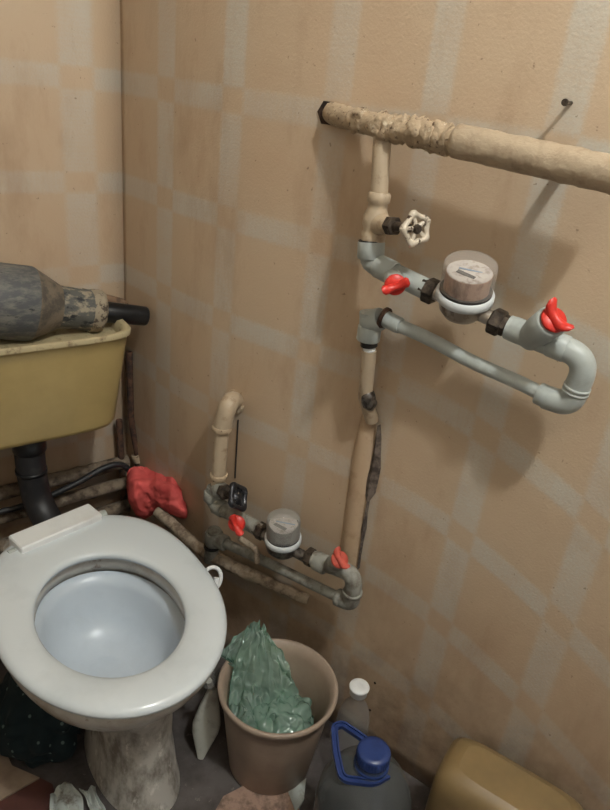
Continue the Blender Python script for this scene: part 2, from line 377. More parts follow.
# drop pipe and gate valve
p1 = pB+V((0, 0, -.012)); p2 = wp(379, 198, .055); p3 = wp(373, 238, .055)
MB().tube([p1, p2, wp(376, 214, .055)], .0125, 20, bumpy=.0005).build('drop_pipe', M['tan'], t)
mb = MB(); mb.lathe(wp(327.5, 113, .002), wn(330, 113)[0], [(0, .0185), (.0012, .017)], 6)
tag(mb.build('pipe_hole', M['hole']), 'ragged dark hole in wallpaper where the thick tan pipe enters wall', 'hole')

dz = (p3-p2).normalized()
t = thing('gate_valve', 'tan-painted gate valve with round chipped cream handwheel under the thick pipe', 'valve', p3, 'gate valves')
mb = MB(); mb.lathe(p2-dz*.008, dz, [(0, .0145), (.003, .0165), (.013, .0165), (.016, .0135), (.024, .0145), (.034, .019), (.046, .0185), (.054, .0155), (.058, .018), (.068, .0175)], 24)
vc = p2+dz*.036
hw = wp(416, 229, .105); sx = (hw-vc).normalized()
mb.lathe(vc, sx, [(0, .016), (.020, .0145), (.030, .0125), (.038, .0120)], 20)
mb.build('valve_body', M['tan'], t)
mb = MB(); nut(mb, vc+sx*.045, sx, .0135, .008); mb.lathe(vc+sx*.05, sx, [(0, .007), ((hw-vc).length-.05, .005)], 12); mb.build('packing_nut', M['nut'], t)
mb = MB()
def handwheel(mb, c, ax, R0=.018, r=.004, lobes=5):
    ax = V(ax).normalized(); x = ax.cross(V((0, 0, 1))).normalized(); y = ax.cross(x); pts = []
    rings = []
    for k in range(60):
        a = 2*math.pi*k/60; rr = R0*(1+.10*math.cos(lobes*a)); d = x*math.cos(a)+y*math.sin(a); p = c+d*rr
        rad = r*(1+.35*max(0, math.cos(lobes*a)))
        rings.append([p+d*rad*math.cos(b)+ax*rad*math.sin(b) for b in [2*math.pi*j/10 for j in range(10)]])
    rings.append(rings[0]); mb.loft(rings, cap0=False, cap1=False)
    for k in range(lobes):
        a = 2*math.pi*k/lobes; d = x*math.cos(a)+y*math.sin(a); mb.tube([c-ax*.001, c+d*R0], [.0042, .003], 8)
handwheel(mb, hw, sx); mb.build('handwheel', M['wheel'], t)
mb = MB(); mb.lathe(hw-sx*.004, sx, [(0, .0065), (.008, .0065), (.011, .0045)], 12); mb.build('wheel_nut', M['nut'], t)

# upper grey loop
def meter(name, label, group, c, ax, along, s=1.0, dusty=False, R0=.0355, H=.040):
    ax = V(ax).normalized(); along = V(along).normalized(); t = thing(name, label, 'water meter', c, group)
    brass = M['steel'] if dusty else M['brass']
    mb = MB(); mb.lathe(V(c)-ax*.028, ax, [(0, .016), (.003, .024), (.012, .031), (.024, .033), (.028, .034)], 28)
    mb.lathe(V(c)-along*.056-ax*.010, along, [(0, .0105), (.112, .0105)], 18); mb.build('meter_body', brass, t)
    mb = MB(); mb.lathe(V(c), ax, [(0, R0*1.04), (.002, R0*1.10), (.011, R0*1.10), (.013, R0*1.03)], 40); mb.build('clamp_ring', M['grey_ring'], t)
    mb = MB(); mb.lathe(V(c)+ax*.013, ax, [(0, R0*.99), (.0035, R0*.99)], 36); mb.build('seal', M['dark_ring'], t)
    mb = MB(); mb.lathe(V(c)+ax*.0165, ax, [(0, R0*.86), (H*.62, R0*.86)], 32); mb.build('dial_drum', M['drum_dusty'] if dusty else M['drum'], t)
    dl = MB(); dl.lathe(V(c)+ax*(.0168+H*.62), ax, [(0, R0*.84), (.0008, R0*.84)], 32); dial = dl.build('dial_face', M['dial'], t)
    side = ax.cross(along); top = V(c)+ax*(.0180+H*.62)
    k = MB(); k.box(top-side*.010, along, side, ax, .013, .0035, .0005); k.build('counter_window', M['dark_ring'], dial)
    k = MB(); k.box(top+side*.004+along*.002, along*.9+side*.35, side-along*.35, ax, .018, .0012, .0005); k.build('dial_band', M['blue_pale'], dial)
    mb = MB(); mb.lathe(V(c)+ax*.0166, ax, [(0, R0), (H*.8, R0*1.0), (H*.93, R0*.97), (H, R0*.86), (H+.001, .001)], 40, cap0=False, cap1=False); mb.build('clear_cup', M['cup_dusty'] if dusty else M['cup'], t)
    return t
M['drum'] = mat('pinkish_dial_drum', srgb(176, 140, 118), srgb(112, 74, 54), 60, .45, .65, .5, stretch=(1, 1, .4))
M['drum_dusty'] = mat('dusty_dial_drum', srgb(150, 148, 142), srgb(120, 112, 104), 60, .45, .65, .7)
M['dial'] = mat('pale_dial_print', srgb(196, 188, 182), srgb(150, 138, 130), 90, .5, .62, .5)
M['blue_pale'] = mat('pale_blue_print', srgb(110, 140, 170), None, rough=.5)
M['cup_dusty'] = filmy('dust_coated_meter_cup', srgb(168, 166, 160), .38, .45)
M['casing'] = mat('papered_casing', srgb(186, 161, 133), srgb(150, 122, 94), 20, .5, .75, .65, bump=.4)

offU, offL = .068, .052
c0 = wp(371, 243, .055); c1 = wp(370, 262, .056); a0 = wp(428, 290, offU); mC = wp(464, 299, offU+.006); n1 = wp(431, 291, offU); n2 = wp(497, 322, offU); e1 = wp(508, 327, offU); e2 = wp(589, 358, offU); e3 = wp(570, 405, .062); e4 = wp(548, 398, .060)
tx, ty = 372, 320
t = thing('water_pipe_loop', 'clean light grey plastic pipe loop round the upper meter on the right wall', 'pipe', c1, 'grey pipe loops')
mb = MB(); collar(mb, wp(371, 250, .056), c1-c0, .0200, .0125)
run = (a0-c1).normalized()
mb.tube(round_path([c0, c1, a0], .007, 3), .0150, 22)
collar(mb, c1+run*.030, run, .0172, .016); mb.build('elbow_coupling', M['ppr'], t)
mb = MB(); collar(mb, wp(371.3, 241.5, .0555), c1-c0, .0188, .0022); mb.build('seal', M['dark_ring'], t)
path = round_path([e1, e2, e3, wp(545, 397, .060)], .030, 12)
MB().tube(path, [.0162]*len(path), 24).build('bend_pipe', M['ppr'], t)
lr = (e2-e1).normalized(); dn = (e3-e2).normalized(); mid = (e2+e3)/2
ring_parts(t, M['ppr'], (e1+lr*.022, lr, .0168, .018), (e2-lr*.040, lr, .0175, .012), (mid+dn*.008, dn, .0172, .0025), (mid+dn*.014, dn, .0172, .0018))
lo0 = wp(553, 400, .060); lo1 = wp(384, 318, .050); ld = (lo1-lo0).normalized()
mb = MB(); wob = [lo0.lerp(lo1, k/12)+V((0, 0, .0014*math.sin(k*.9))) for k in range(13)]
mb.tube(wob, .0100, 20); mb.build('return_pipe', M['ppr'], t)
ring_parts(t, M['ppr'], (lo0+ld*.010, ld, .0152, .012), (lo1-ld*.016, ld, .0125, .014), name='pipe_socket')
# tee
tc_ = wp(369, 322, .048); mb = MB(); collar(mb, tc_+(lo1-tc_)*.35, (lo1-tc_), .0175, .014)
mb.tube([wp(370, 312, .048), wp(369, 338, .046)], .0160, 22); collar(mb, wp(369, 333, .047), (0, 0, 1), .0185, .012); mb.build('tee', M['ppr'], t)
mb = MB(); collar(mb, lo1-ld*.001, ld, .0170, .003); mb.build('gasket', M['rust'], t)
mb = MB(); mb.tube([wp(369, 341, .046), wp(369, 345.5, .045)], .0135, 18); mb.build('thread_gap', M['dark_ring'], t)
mb = MB(); mb.tube([wp(369.2, 345, .045), wp(369.2, 350, .044)], .0100, 18); mb.build('hemp_joint', M['white'], t)

# ball valves of the upper loop
nW, dW = wn(400, 280)
def ball_valve(name, label, group, foot, tip, r, m, hm, along, sc=1.0, dark=None):
    t = thing(name, label, 'valve', foot, group); ax = (tip-foot).normalized(); L = (tip-foot).length
    mb = MB(); mb.lathe(foot, ax, [(0, r*.96), (L*.35, r), (L*.4, r*1.08), (L*.97, r*1.1), (L, r*1.0)], 26); mb.build('valve_body', m, t)
    wing_handle(t, tip+ax*.001, ax, along, hm, sc); return t
vf = wp(392, 275, offU-.006); vt = wp(395, 284, offU+.034)
ball_valve('ball_valve', 'grey ball valve with red wing handle under the coupling, left of upper meter', 'ball valves', vf, vt, .0125, M['ppr'], M['red'], wp(412, 284, offU+.034)-wp(384, 289, offU+.034), .92)
vf = wp(529, 338, offU); vt = wp(552, 321, offU+.028)
ball_valve('ball_valve', 'grey ball valve with red wing handle, right of upper meter', 'ball valves', vf, vt, .0185, M['ppr'], M['red'], wp(574, 332, offU+.03)-wp(561, 302, offU+.03), 1.05)
al = (n2-n1).normalized(); axm = (V((0, 0, 1))+wn(465, 290)[0]*.28+dW*.02).normalized(); axm = (axm-al*axm.dot(al)*.55).normalized()
mt = meter('water_meter', 'clear-topped water meter with pinkish drum and clean white ring on upper grey pipe', 'water meters', mC, axm, al)
for nm, p in (('union_nut', n1), ('union_nut', n2)):
    mb = MB(); nut(mb, p, al, .0185, .0085); nut(mb, p-al*.011 if p is n1 else p+al*.011, al, .0150, .004); mb.build(nm, M['nut'], mt)

# down pipe with the papered-over casing
g0 = wp(369.2, 350, .044); g1 = wp(365, 397, .030)
t = thing('riser_pipe', 'tan-painted pipe between upper and lower loops, half buried in torn wallpaper casing', 'pipe', g1)
MB().tube([g0, g0.lerp(g1, .5), g1, wp(372, 420, .008)], .0118, 18, bumpy=.0004).build('pipe', M['tan'], t)
mb = MB(); mb.tube(dense(wp(367, 390, .034), wp(370, 410, .026), 6), [.006, .012, .0135, .012, .013, .010, .005], 14, bumpy=.003); mb.build('metal_joint', M['steel'], t)
rings = []
for k in range(15):
    f = k/14; xl = 362-17*min(1, f*3)*1-(f*-2); cx_ = 371-(371-353)*f; y_ = 408+158*f; wd = 8.5+5*math.sin(min(1, f*2.2)*math.pi/2)
    l = wp(cx_-wd-1.5*f, y_, 0); r_ = wp(cx_+wd*.72-2*f, y_, 0); n_, _ = wn(cx_, y_); hgt = .014*min(1, .5+f*4)
    ring = [l.lerp(r_, (1-math.cos(a))/2)+n_*(hgt*math.sin(a)-.004) for a in [math.pi*j/8 for j in range(9)]]
    rings.append(ring)
mb = MB(); mb.loft(rings, closed=True); mb.build('casing', M['casing'] if 'casing' in M else M['tan'], t)
# torn plaster strip along casing
mb = MB(); L_, R_ = [], []
pts = [(380, 425, 1), (379, 440, 3), (377.5, 455, 4), (377, 468, 5.5), (374, 480, 6.5), (372, 494, 5), (369, 500, 1.2), (367, 515, 1.3), (364.5, 528, 2.2), (363, 540, 1.2), (360, 556, 1), (359, 568, .6)]
rings = []
for i, (x, y, wd) in enumerate(pts):
    j = random.uniform(-.6, .6); n_, _ = wn(x, y)
    l = wp(x-wd+j, y, .001); r_ = wp(x+wd*.8+j, y+random.uniform(-1, 1), .001)
    rings.append([l, l+n_*.004, l.lerp(r_, .4)+n_*.0075, r_+n_*.0025, r_])
mb.loft(rings, closed=True, smooth=False); mb.build('torn_plaster', M['crack'], t)

# ---------------------------------------------------------------- lower loop
oL = .065
w0 = wp(236, 401, 0.0); w1 = wp(229, 402, .050); w2 = wp(222, 428, .055); w3 = wp(218, 486, .055)
t = thing('elbow_pipe', 'cream-painted elbow pipe coming out of the wall and dropping to lower valve', 'pipe', w0)
MB().tube(round_path([w0-(w1-w0)*.2, w0, w1+V((0, 0, .004)), w2], .034, 12), .0175, 22, bumpy=.0006).build('elbow', M['cream'] if 'cream' in M else M['tan'], t)
MB().tube([w2, w3], .0140, 20, bumpy=.0008).build('pipe', M['tan'], t)
ring_parts(t, M['tan_crust'], (w2, w3-w2, .0195, .0055), (w2.lerp(w3, .82), w3-w2, .0175, .0055), name='joint_collar')
MB().lathe(w0, (w1-w0), [(0, .026), (.006, .024), (.010, .020)], 14, bumpy=.003).build('wall_flange', M['tan_crust'], t)
mb = MB(); mb.tube([wp(238, 420, .003), wp(235, 478, .003)], .0014, 6); tag(mb.build('dark_cable', M['dark_ring']), 'thin dark wire hanging down the wall beside the lower elbow pipe', 'wire')

t = thing('water_pipe_loop', 'grimy grey plastic pipe loop round the lower meter near the floor', 'pipe', wp(213, 505, oL), 'grey pipe loops')
l0 = wp(214, 487, .058); l1 = wp(212, 503, .060); l2 = wp(262, 531, oL); l3 = wp(314, 559, oL); l4 = wp(355, 574, oL); l5 = wp(351, 603, .060); l6 = wp(340, 598, .058); l7 = wp(214, 538, .055)
ldir = (l3-l2).normalized()
mb = MB(); mb.tube(round_path([l0, l1, l2], .02), .0145, 20); collar(mb, l1+(l2-l1).normalized()*.022, l2-l1, .0175, .012); collar(mb, l0.lerp(l1, .55), l1-l0, .019, .010); mb.build('elbow_coupling', M['ppr_dirty'], t)
MB().tube(round_path([l3, l4, l5, l6], .028, 12), .0155, 22).build('bend_pipe', M['ppr_dirty'], t)
dn = (l5-l4).normalized(); ring_parts(t, M['ppr_dirty'], (l4.lerp(l5, .62), dn, .0180, .003), (l3+ldir*.016, ldir, .0180, .012), (l6, l6-l5, .0165, .006))
MB().tube([l6, l6.lerp(l7, .5)+V((0, 0, .002)), l7], .0100, 18).build('return_pipe', M['ppr_dirty'], t)
mb = MB(); collar(mb, l7, (0, 0, 1), .019, .014); collar(mb, l7+(l6-l7).normalized()*.02, l6-l7, .0165, .013); mb.tube([l7+V((0, 0, .02)), wp(211, 556, .050)], .0145, 18); mb.build('tee', M['ppr_dirty'], t)
mb = MB(); collar(mb, wp(212, 546, .053), (0, 0, 1), .0175, .003); mb.build('gasket', M['dark_ring'], t)
t = thing('gate_valve', 'small dark gate valve with black metal wheel, left of lower meter', 'valve', wp(222, 495, .07), 'gate valves')
vv0 = wp(219, 490, .058); vv1 = wp(238, 497, .095); sx = (vv1-vv0).normalized()
mb = MB(); mb.lathe(vv0-sx*.006, sx, [(0, .018), (.02, .0175), (.026, .013), (.04, .012)], 18); mb.build('valve_body', M['ppr_dirty'], t)
mb = MB(); nut(mb, vv0+sx*.030, sx, .016, .007); mb.lathe(vv0+sx*.03, sx, [(0, .006), ((vv1-vv0).length-.03, .005)], 10); mb.build('packing_nut', M['nut'], t)
mb = MB(); wax = (sx*.75+V((.55, -.6, .15)).normalized()*.15+V((.6, .1, .2))*.7).normalized(); handwheel(mb, vv1, wax, .022, .0050, 4); mb.lathe(vv1-wax*.003, wax, [(0, .015), (.004, .015), (.008, .006)], 16); mb.build('handwheel', M['wheel_dark'], t)
vf = wp(240, 517, oL); vt = wp(237, 523, oL+.034)
ball_valve('ball_valve', 'grimy grey ball valve with dull red handle, left of lower meter', 'ball valves', vf, vt, .0135, M['ppr_dirty'], M['red_dull2'] if 'red_dull2' in M else M['red'], wp(242, 538, oL+.03)-wp(234, 520, oL+.03), 1.0)
vf = wp(330, 566, oL); vt = wp(339, 560, oL+.024)
ball_valve('ball_valve', 'grimy grey ball valve with faded red handle, right of lower meter', 'ball valves', vf, vt, .0145, M['ppr_dirty'], M['red_dull'], wp(348, 568, oL+.03)-wp(340, 546, oL+.03), .95)
lm = wp(283, 541, oL+.004); axm = (V((0, 0, 1))+wn(284, 530)[0]*.12).normalized()
mt = meter('water_meter', 'dust-coated water meter with a grey cap on lower grey pipe', 'water meters', lm, axm, ldir, dusty=True, R0=.0315, H=.040)
for p, o_ in ((wp(261, 531, oL), -1), (wp(310, 557, oL), 1)):
    mb = MB(); nut(mb, p, ldir, .0175, .008); nut(mb, p+ldir*.010*o_, ldir, .0145, .004); mb.build('union_nut', M['nut'], mt)
# strap hanging over the return pipe
mb = MB(); a = wp(244, 541, .075); b_ = wp(257, 550, .078); c_ = wp(257, 562, .075)
mb.tube(round_path([wp(239, 538, .08), a, b_, c_], .01), .006, 8); tag(mb.build('hose_stub', M['grime_pipe']), 'short bent grey stub under the left lower ball valve', 'pipe')

# waste pipe along the bottom of the wall
q0 = wp(158, 512, .04); q1 = wp(200, 549, .045); q2 = wp(240, 570, .045); q3 = wp(308, 600, .004)
t = thing('waste_pipe', 'dust-caked sloping pipe from the red rag along the foot of the right wall', 'pipe', q1)
MB().tube(dense(q0, q1, 10)+dense(q1, q2, 8)[1:]+dense(q2, q3, 14)[1:], [.0135]*19+[.0135-.0003*k for k in range(14)], 18, bumpy=.0022).build('pipe', M['grime_pipe'], t)
mb = MB(); mb.tube([wp(211, 553, .050), wp(209, 560, .047)], .012, 12); mb.build('stub', M['ppr_dirty'], t)

# ---------------------------------------------------------------- corner pipes and back wall pipes
k0 = on_y(129, 352, 1.375); k1 = on_y(131, 420, 1.375); k2 = on_y(138, 458, 1.37); k3 = on_y(146, 486, 1.35); 
t = thing('corner_pipe', 'rust-brown pipe in the room corner beside the yellow cistern', 'pipe', k3)
MB().tube(round_path([k0, k1, k2], .03), .0075, 12, bumpy=.001).build('upper_pipe', M['rust'], t)
MB().tube([k2, k3, on_y(158, 512, 1.28)], .0120, 14, bumpy=.001).build('lower_pipe', M['rust2'] if 'rust2' in M else M['rust'], t)
mb = MB(); collar(mb, k2, k3-k2, .0145, .010); mb.build('joint', M['tan_crust'], t)
mb = MB(); mb.tube([on_y(119, 420, 1.39), on_y(124, 500, 1.39)], .008, 10, bumpy=.001); tag(mb.build('thin_pipe', M['rust']), 'thin dark pipe on back wall just left of the corner pipe', 'pipe')
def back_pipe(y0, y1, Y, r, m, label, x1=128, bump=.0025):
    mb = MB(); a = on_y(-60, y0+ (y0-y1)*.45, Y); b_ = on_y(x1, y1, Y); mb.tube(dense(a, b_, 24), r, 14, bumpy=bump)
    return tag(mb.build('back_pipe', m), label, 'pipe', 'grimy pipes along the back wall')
back_pipe(494, 461, 1.39, .016, M['shaded_grime'], 'uppermost dust-caked pipe along back wall under the cistern')
back_pipe(518, 482, 1.37, .015, M['shaded_grime'], 'middle dust-caked pipe along back wall under the cistern')
back_pipe(548, 505, 1.36, .017, M['shaded_grime'], 'lowest dust-caked pipe along back wall behind toilet')
mb = MB(); mb.tube(catmull([on_y(-20, 516, 1.345), on_y(30, 504, 1.345), on_y(75, 484, 1.34), on_y(104, 468, 1.34), on_y(122, 465, 1.34), on_y(132, 476, 1.34), on_y(135, 498, 1.34)], 5), .0072, 12)
tag(mb.build('water_hose', M['black_dusty']), 'thin black hose curving along the back wall pipes into the corner', 'hose')
# red rag
def blob(name, m, c, ax, seed, amp=.35, f=14, sub=5, cell=True, cut=None):
    bm = bmesh.new(); bmesh.ops.create_icosphere(bm, subdivisions=sub, radius=1)
    for v in bm.verts:
        p = v.co.copy(); q = V((p.x*ax[0], p.y*ax[1], p.z*ax[2]))
        nn = noise.noise(q*f+V((seed, 0, 0)))*.6+noise.noise(q*f*2.3+V((0, seed, 0)))*.35
        if cell: dd = noise.voronoi(q*f*1.4+V((seed, seed, 0)))[0]; nn += (dd[1]-dd[0])*.8-.3
        q *= 1+amp*nn; v.co = q+V(c)
        if cut: v.co = cut(v.co)
    me = bpy.data.meshes.new(name); bm.to_mesh(me); bm.free(); me.materials.append(m); me.polygons.foreach_set('use_smooth', [True]*len(me.polygons))
    o = bpy.data.objects.new(name, me); COL.objects.link(o); return o
def rag_mesh():
    """a folded rag wrapped round the pipe joint: a crumpled sheet with real folds"""
    outline = [(131, 482), (138, 479), (148, 481), (154, 478), (160, 484), (166, 483), (172, 489), (176, 498), (174, 502), (180, 508), (178, 517), (170, 514), (163, 511), (156, 508), (150, 512), (144, 518), (136, 513), (132, 504), (130, 493)]
    cen = V((152, 498)); rings = []; outline = [(cen.x+3+(x-cen.x)*1.22, cen.y+1+(y-cen.y)*1.14) for x, y in outline]
    for k in range(8):
        f = 1-k/8; ring = []
        for i, (x, y) in enumerate(outline):
            px = cen.x+(x-cen.x)*f; py = cen.y+(y-cen.y)*f
            Y = 1.285-.035*math.sqrt(max(0, 1-f*f))-.012*(noise.noise(V((px*.13, py*.13, 3)))+abs(noise.noise(V((px*.3, py*.22, 9)))))-.018*(px-130)/50
            q = on_y(px, py, Y); g = wp(px, py, .012+.03*math.sqrt(max(0, 1-f*f))) if px > 138 else q
            ring.append(g if g.y < q.y else q)
        rings.append(ring)
    mb = MB(); mb.loft(rings, cap0=False, cap1=True)
    back = [[p+V((0.015, .05, 0)) for p in rings[0]]]
    mb.loft([rings[0]]+back, cap0=False, cap1=True)
    return mb
o = rag_mesh().build('rag', M['rag']); tag(o, 'crumpled red rag wrapped round the pipe joint in the corner', 'rag')
sd = o.modifiers.new('s', 'SUBSURF'); sd.levels = sd.render_levels = 2
tx_ = bpy.data.textures.new('ragfold', 'CLOUDS'); tx_.noise_scale = .022; dm = o.modifiers.new('d', 'DISPLACE'); dm.texture = tx_; dm.strength = .012; dm.texture_coords = 'GLOBAL'

# ---------------------------------------------------------------- cistern
t = thing('cistern', 'yellowed plastic toilet cistern without lid mounted on the back wall', 'cistern', (.27, 1.31, .55))
cx, cy = .215, 1.305
mb = MB(); rs = []
for z, hx, hy in ((.545, .225, .085), (.549, .236, .094), (.56, .244, .098), (.72, .268, .106), (.745, .271, .108), (.748, .276, .113), (.757, .277, .114), (.760, .275, .112), (.757, .264, .101), (.735, .260, .098)):
    rs.append(sup(cx, cy, z, hx, hy, 7, 72))
mb.loft(rs[:6], cap1=False); mb.build('tank', M['cistern'], t)
mb = MB(); mb.loft(rs[5:], cap0=False, cap1=True); mb.build('rim', M['rim_dirt'], t)
t = thing('flush_pipe', 'black plastic flush pipe from cistern down to the toilet', 'pipe', (.3, 1.25, .4))
f0 = on_y(29, 440, 1.26); f0.z = .56; f1 = on_y(31, 466, 1.26); f2 = on_y(38, 500, 1.25); f3 = on_y(52, 528, 1.20); f4 = on_y(62, 545, 1.14)
MB().tube(catmull([f0, f1, f2, f3, f4], 8), .0295, 22).build('pipe', M['black_dusty'], t)
ring_parts(t, M['black'], (f0.lerp(f1, .35), f1-f0, .033, .022), (f1+V((0, 0, -.01)), f1-f0, .0315, .004), name='cuff')

# bottle on the cistern
A = V((.17, 1.30, .832)); B = V((.553, 1.292, .752)); ax = (B-A).normalized(); LL = (B-A).length
def onax(px): # distance along axis closest to the column seen at px
    r = on_y(px, 305, 1.3); return (r-A).dot(ax)
t = thing('plastic_vessel', 'plaster-smeared grey plastic vessel with tapered neck lying on the cistern', 'container', A+V((.1, 0, -.07)))
d1, d2, d3, d4 = onax(30), onax(57), onax(98), onax(105)
mb = MB(); mb.lathe(A-ax*.1, ax, [(0, .060), (.005, .066), (.1+d1*.5, .070), (.1+d1-.004, .0715), (.1+d1, .070)], 40); mb.build('vessel_body', M['plaster_bottle'], t)
mb = MB(); mb.lathe(A+ax*d1, ax, [(0, .070), ((d2-d1), .0435)], 40, cap0=False); mb.build('shoulder', M['cone'], t)
mb = MB(); mb.lathe(A+ax*d2, ax, [(0, .0425), ((d3-d2)*.5, .040), ((d3-d2)*.75, .0405), ((d3-d2), .039)], 36, bumpy=.002); mb.build('neck', M['neck'], t)
mb = MB(); mb.lathe(A+ax*(d3-.02), ax, [(0, .0405), (.008, .043), (.02, .0425), (.028, .036), (.03, .022)], 36, bumpy=.006); mb.build('mortar_lump', M['crust'], t)
bl = MB(); bl.lathe(A+ax*(d4-.004), ax, [(0, .0205), (.003, .0215), (LL-d4-.004, .0205), (LL-d4, .0195), (LL-d4+.001, .014), (LL-d4-.02, .013)], 30); bl.build('black_tube', M['black'], t)
mb = MB(); mb.tube([on_y(82, 292, 1.36), on_y(124, 303, 1.35)], .0085, 10, bumpy=.001); mb.tube([on_y(124, 303, 1.35), on_y(137, 318, 1.33)], .006, 8); tag(mb.build('stick', M['wood']), 'short brown stick lying behind the neck of the grey vessel', 'stick')

# ---------------------------------------------------------------- toilet
t = thing('toilet', 'white toilet with seat down and stained worn pedestal', 'toilet', (.3, .88, 0))
X0, Y0 = .303, .872
mb = MB()
outer = [(0, .078, .142, .868), (.02, .074, .136, .868), (.12, .066, .118, .872), (.20, .068, .122, .876), (.255, .090, .150, .885), (.30, .132, .187, .885), (.345, .162, .216, .88), (.375, .174, .229, .876), (.390, .176, .232, .875), (.398, .172, .229, .875)]
k_ped = 4
P_ = [sup(X0+.034*max(0, min(1, (.30-z)/.10)), cy_, z, hx, hy, 2.15, 56) for z, hx, hy, cy_ in outer]
mb.loft(P_[:k_ped+1], cap0=True, cap1=False); mb.build('pedestal', M['pedestal'], t)
mb = MB(); inner = [(.398, .128, .168), (.394, .121, .160), (.380, .118, .157), (.366, .1185, .158), (.362, .126, .166), (.352, .128, .168)]
mb.loft(P_[k_ped:]+[sup(X0, .862, z, hx, hy, 2.1, 56) for z, hx, hy in inner], cap0=False, cap1=False)
mb.box((X0-.005, 1.09, .362), (1, 0, 0), (0, 1, 0), (0, 0, 1), .105, .060, .030, .02)
mb.build('bowl', M['ceramic'], t)
mb = MB(); inn2 = [(.352, .128, .168), (.345, .112, .150), (.33, .108, .146), (.30, .103, .138), (.265, .092, .120), (.245, .070, .095), (.238, .040, .06)]
mb.loft([sup(X0-.002, .860, z, hx, hy, 2.1, 56) for z, hx, hy in inn2], cap0=False, cap1=True); mb.build('bowl_interior', M['bowl_in'], t)
# seat ring
def seat_ring(z, o):  # o: outward growth
    out = []
    for k in range(72):
        a = 2*math.pi*k/72; c, s = math.cos(a), math.sin(a); n = 2.6 if s > 0 else 2.0
        hx, hy = .1835+o, (.250 if s > 0 else .237)+o
        out.append(V((.3035+hx*math.copysign(abs(c)**(2/n), c), .868+hy*math.copysign(abs(s)**(2/n), s), z)))
    return out
def seat_hole(z, o):
    return [V((.2985+(.1165-o)*math.cos(2*math.pi*k/72), .852+(.147-o)*math.sin(2*math.pi*k/72), z)) for k in range(72)]
mb = MB(); rr = [seat_ring(.402, -.006), seat_ring(.406, 0), seat_ring(.411, .0005), seat_ring(.4165, -.003), seat_ring(.4195, -.010), seat_ring(.421, -.022)]
mid = [[a.lerp(b, f) for a, b in zip(seat_ring(.4215, -.022), seat_hole(.4195, -.012))] for f in (.33, .66)]
rr += mid + [seat_hole(.4175, -.010), seat_hole(.4145, -.003), seat_hole(.410, 0), seat_hole(.402, -.003)]
mb.loft(rr+[rr[0]], cap0=False, cap1=False); mb.build('seat', M['seat'], t)
ha = V((.976, .217, 0)); hb = V((-.217, .976, 0)); hc = V((.2855, 1.088, .420))
mb = MB(); mb.box(hc+hb*.004, ha, hb, (0, 0, 1), .083, .025, .014, .004); hg = mb.build('hinge_cover', M['white'], t)
mb = MB(); mb.lathe(hc-ha*.098+V((0, 0, -.006)), ha, [(0, .009), (.2, .009)], 14); mb.lathe(hc+ha*.094-V((0, 0, .02)), (0, 0, 1), [(0, .010), (.018, .010), (.022, .006)], 14); mb.lathe(hc-ha*.094-V((0, 0, .02)), (0, 0, 1), [(0, .016), (.012, .016), (.016, .006)], 6); mb.build('hinge_bolt', M['paper'], t)

# ---------------------------------------------------------------- brush, bucket and bag
t = thing('toilet_brush', 'white toilet brush with looped handle standing between toilet and bucket', 'brush', (.46, .83, 0))
b0 = V((.465, .800, .235)); b1 = V((.508, .868, .385))
mb = MB(); sd_ = V((.62, -.5, 0)).normalized()
mb.tube([b0, b1], .0055, 10)
lp = []
mb.tube([b1+(b1-b0).normalized()*.0+V((.010*math.cos(a)-.010, 0, 0))+(b1-b0).normalized()*(.022*math.sin(a)) + sd_*(.009*math.cos(a)) for a in [2*math.pi*k/20 for k in range(21)]], .0040, 8, cap=False)
mb.build('handle', M['white'], t)
mb = MB(); mb.lathe(b0-V((.0, .0, .042)), V((.0, .05, 1)), [(0, .010), (.006, .013), (.012, .0105), (.018, .0135), (.026, .0105), (.034, .012), (.044, .008)], 16); mb.build('clear_collar', M['clear'], t)
mb = MB(); rs = []
ht = V((.487, .822, .150)); hb_ = V((.450, .790, .006))
for k in range(9):
    f = k/8; c = ht.lerp(hb_, f); wd = (.008+.022*math.sin(min(1, f*1.3)*math.pi*.55))*(1 if f < .55 else 1-(f-.55)/.45*.8); rs.append([c+V((.80, -.6, 0))*wd*math.cos(a)+V((.6, .8, 0))*wd*.35*math.sin(a) for a in [2*math.pi*j/16 for j in range(16)]])
mb.loft(rs); mb.tube([ht, b0-V((0, 0, .03))], .006, 10); mb.build('paddle_holder', M['paddle'], t)

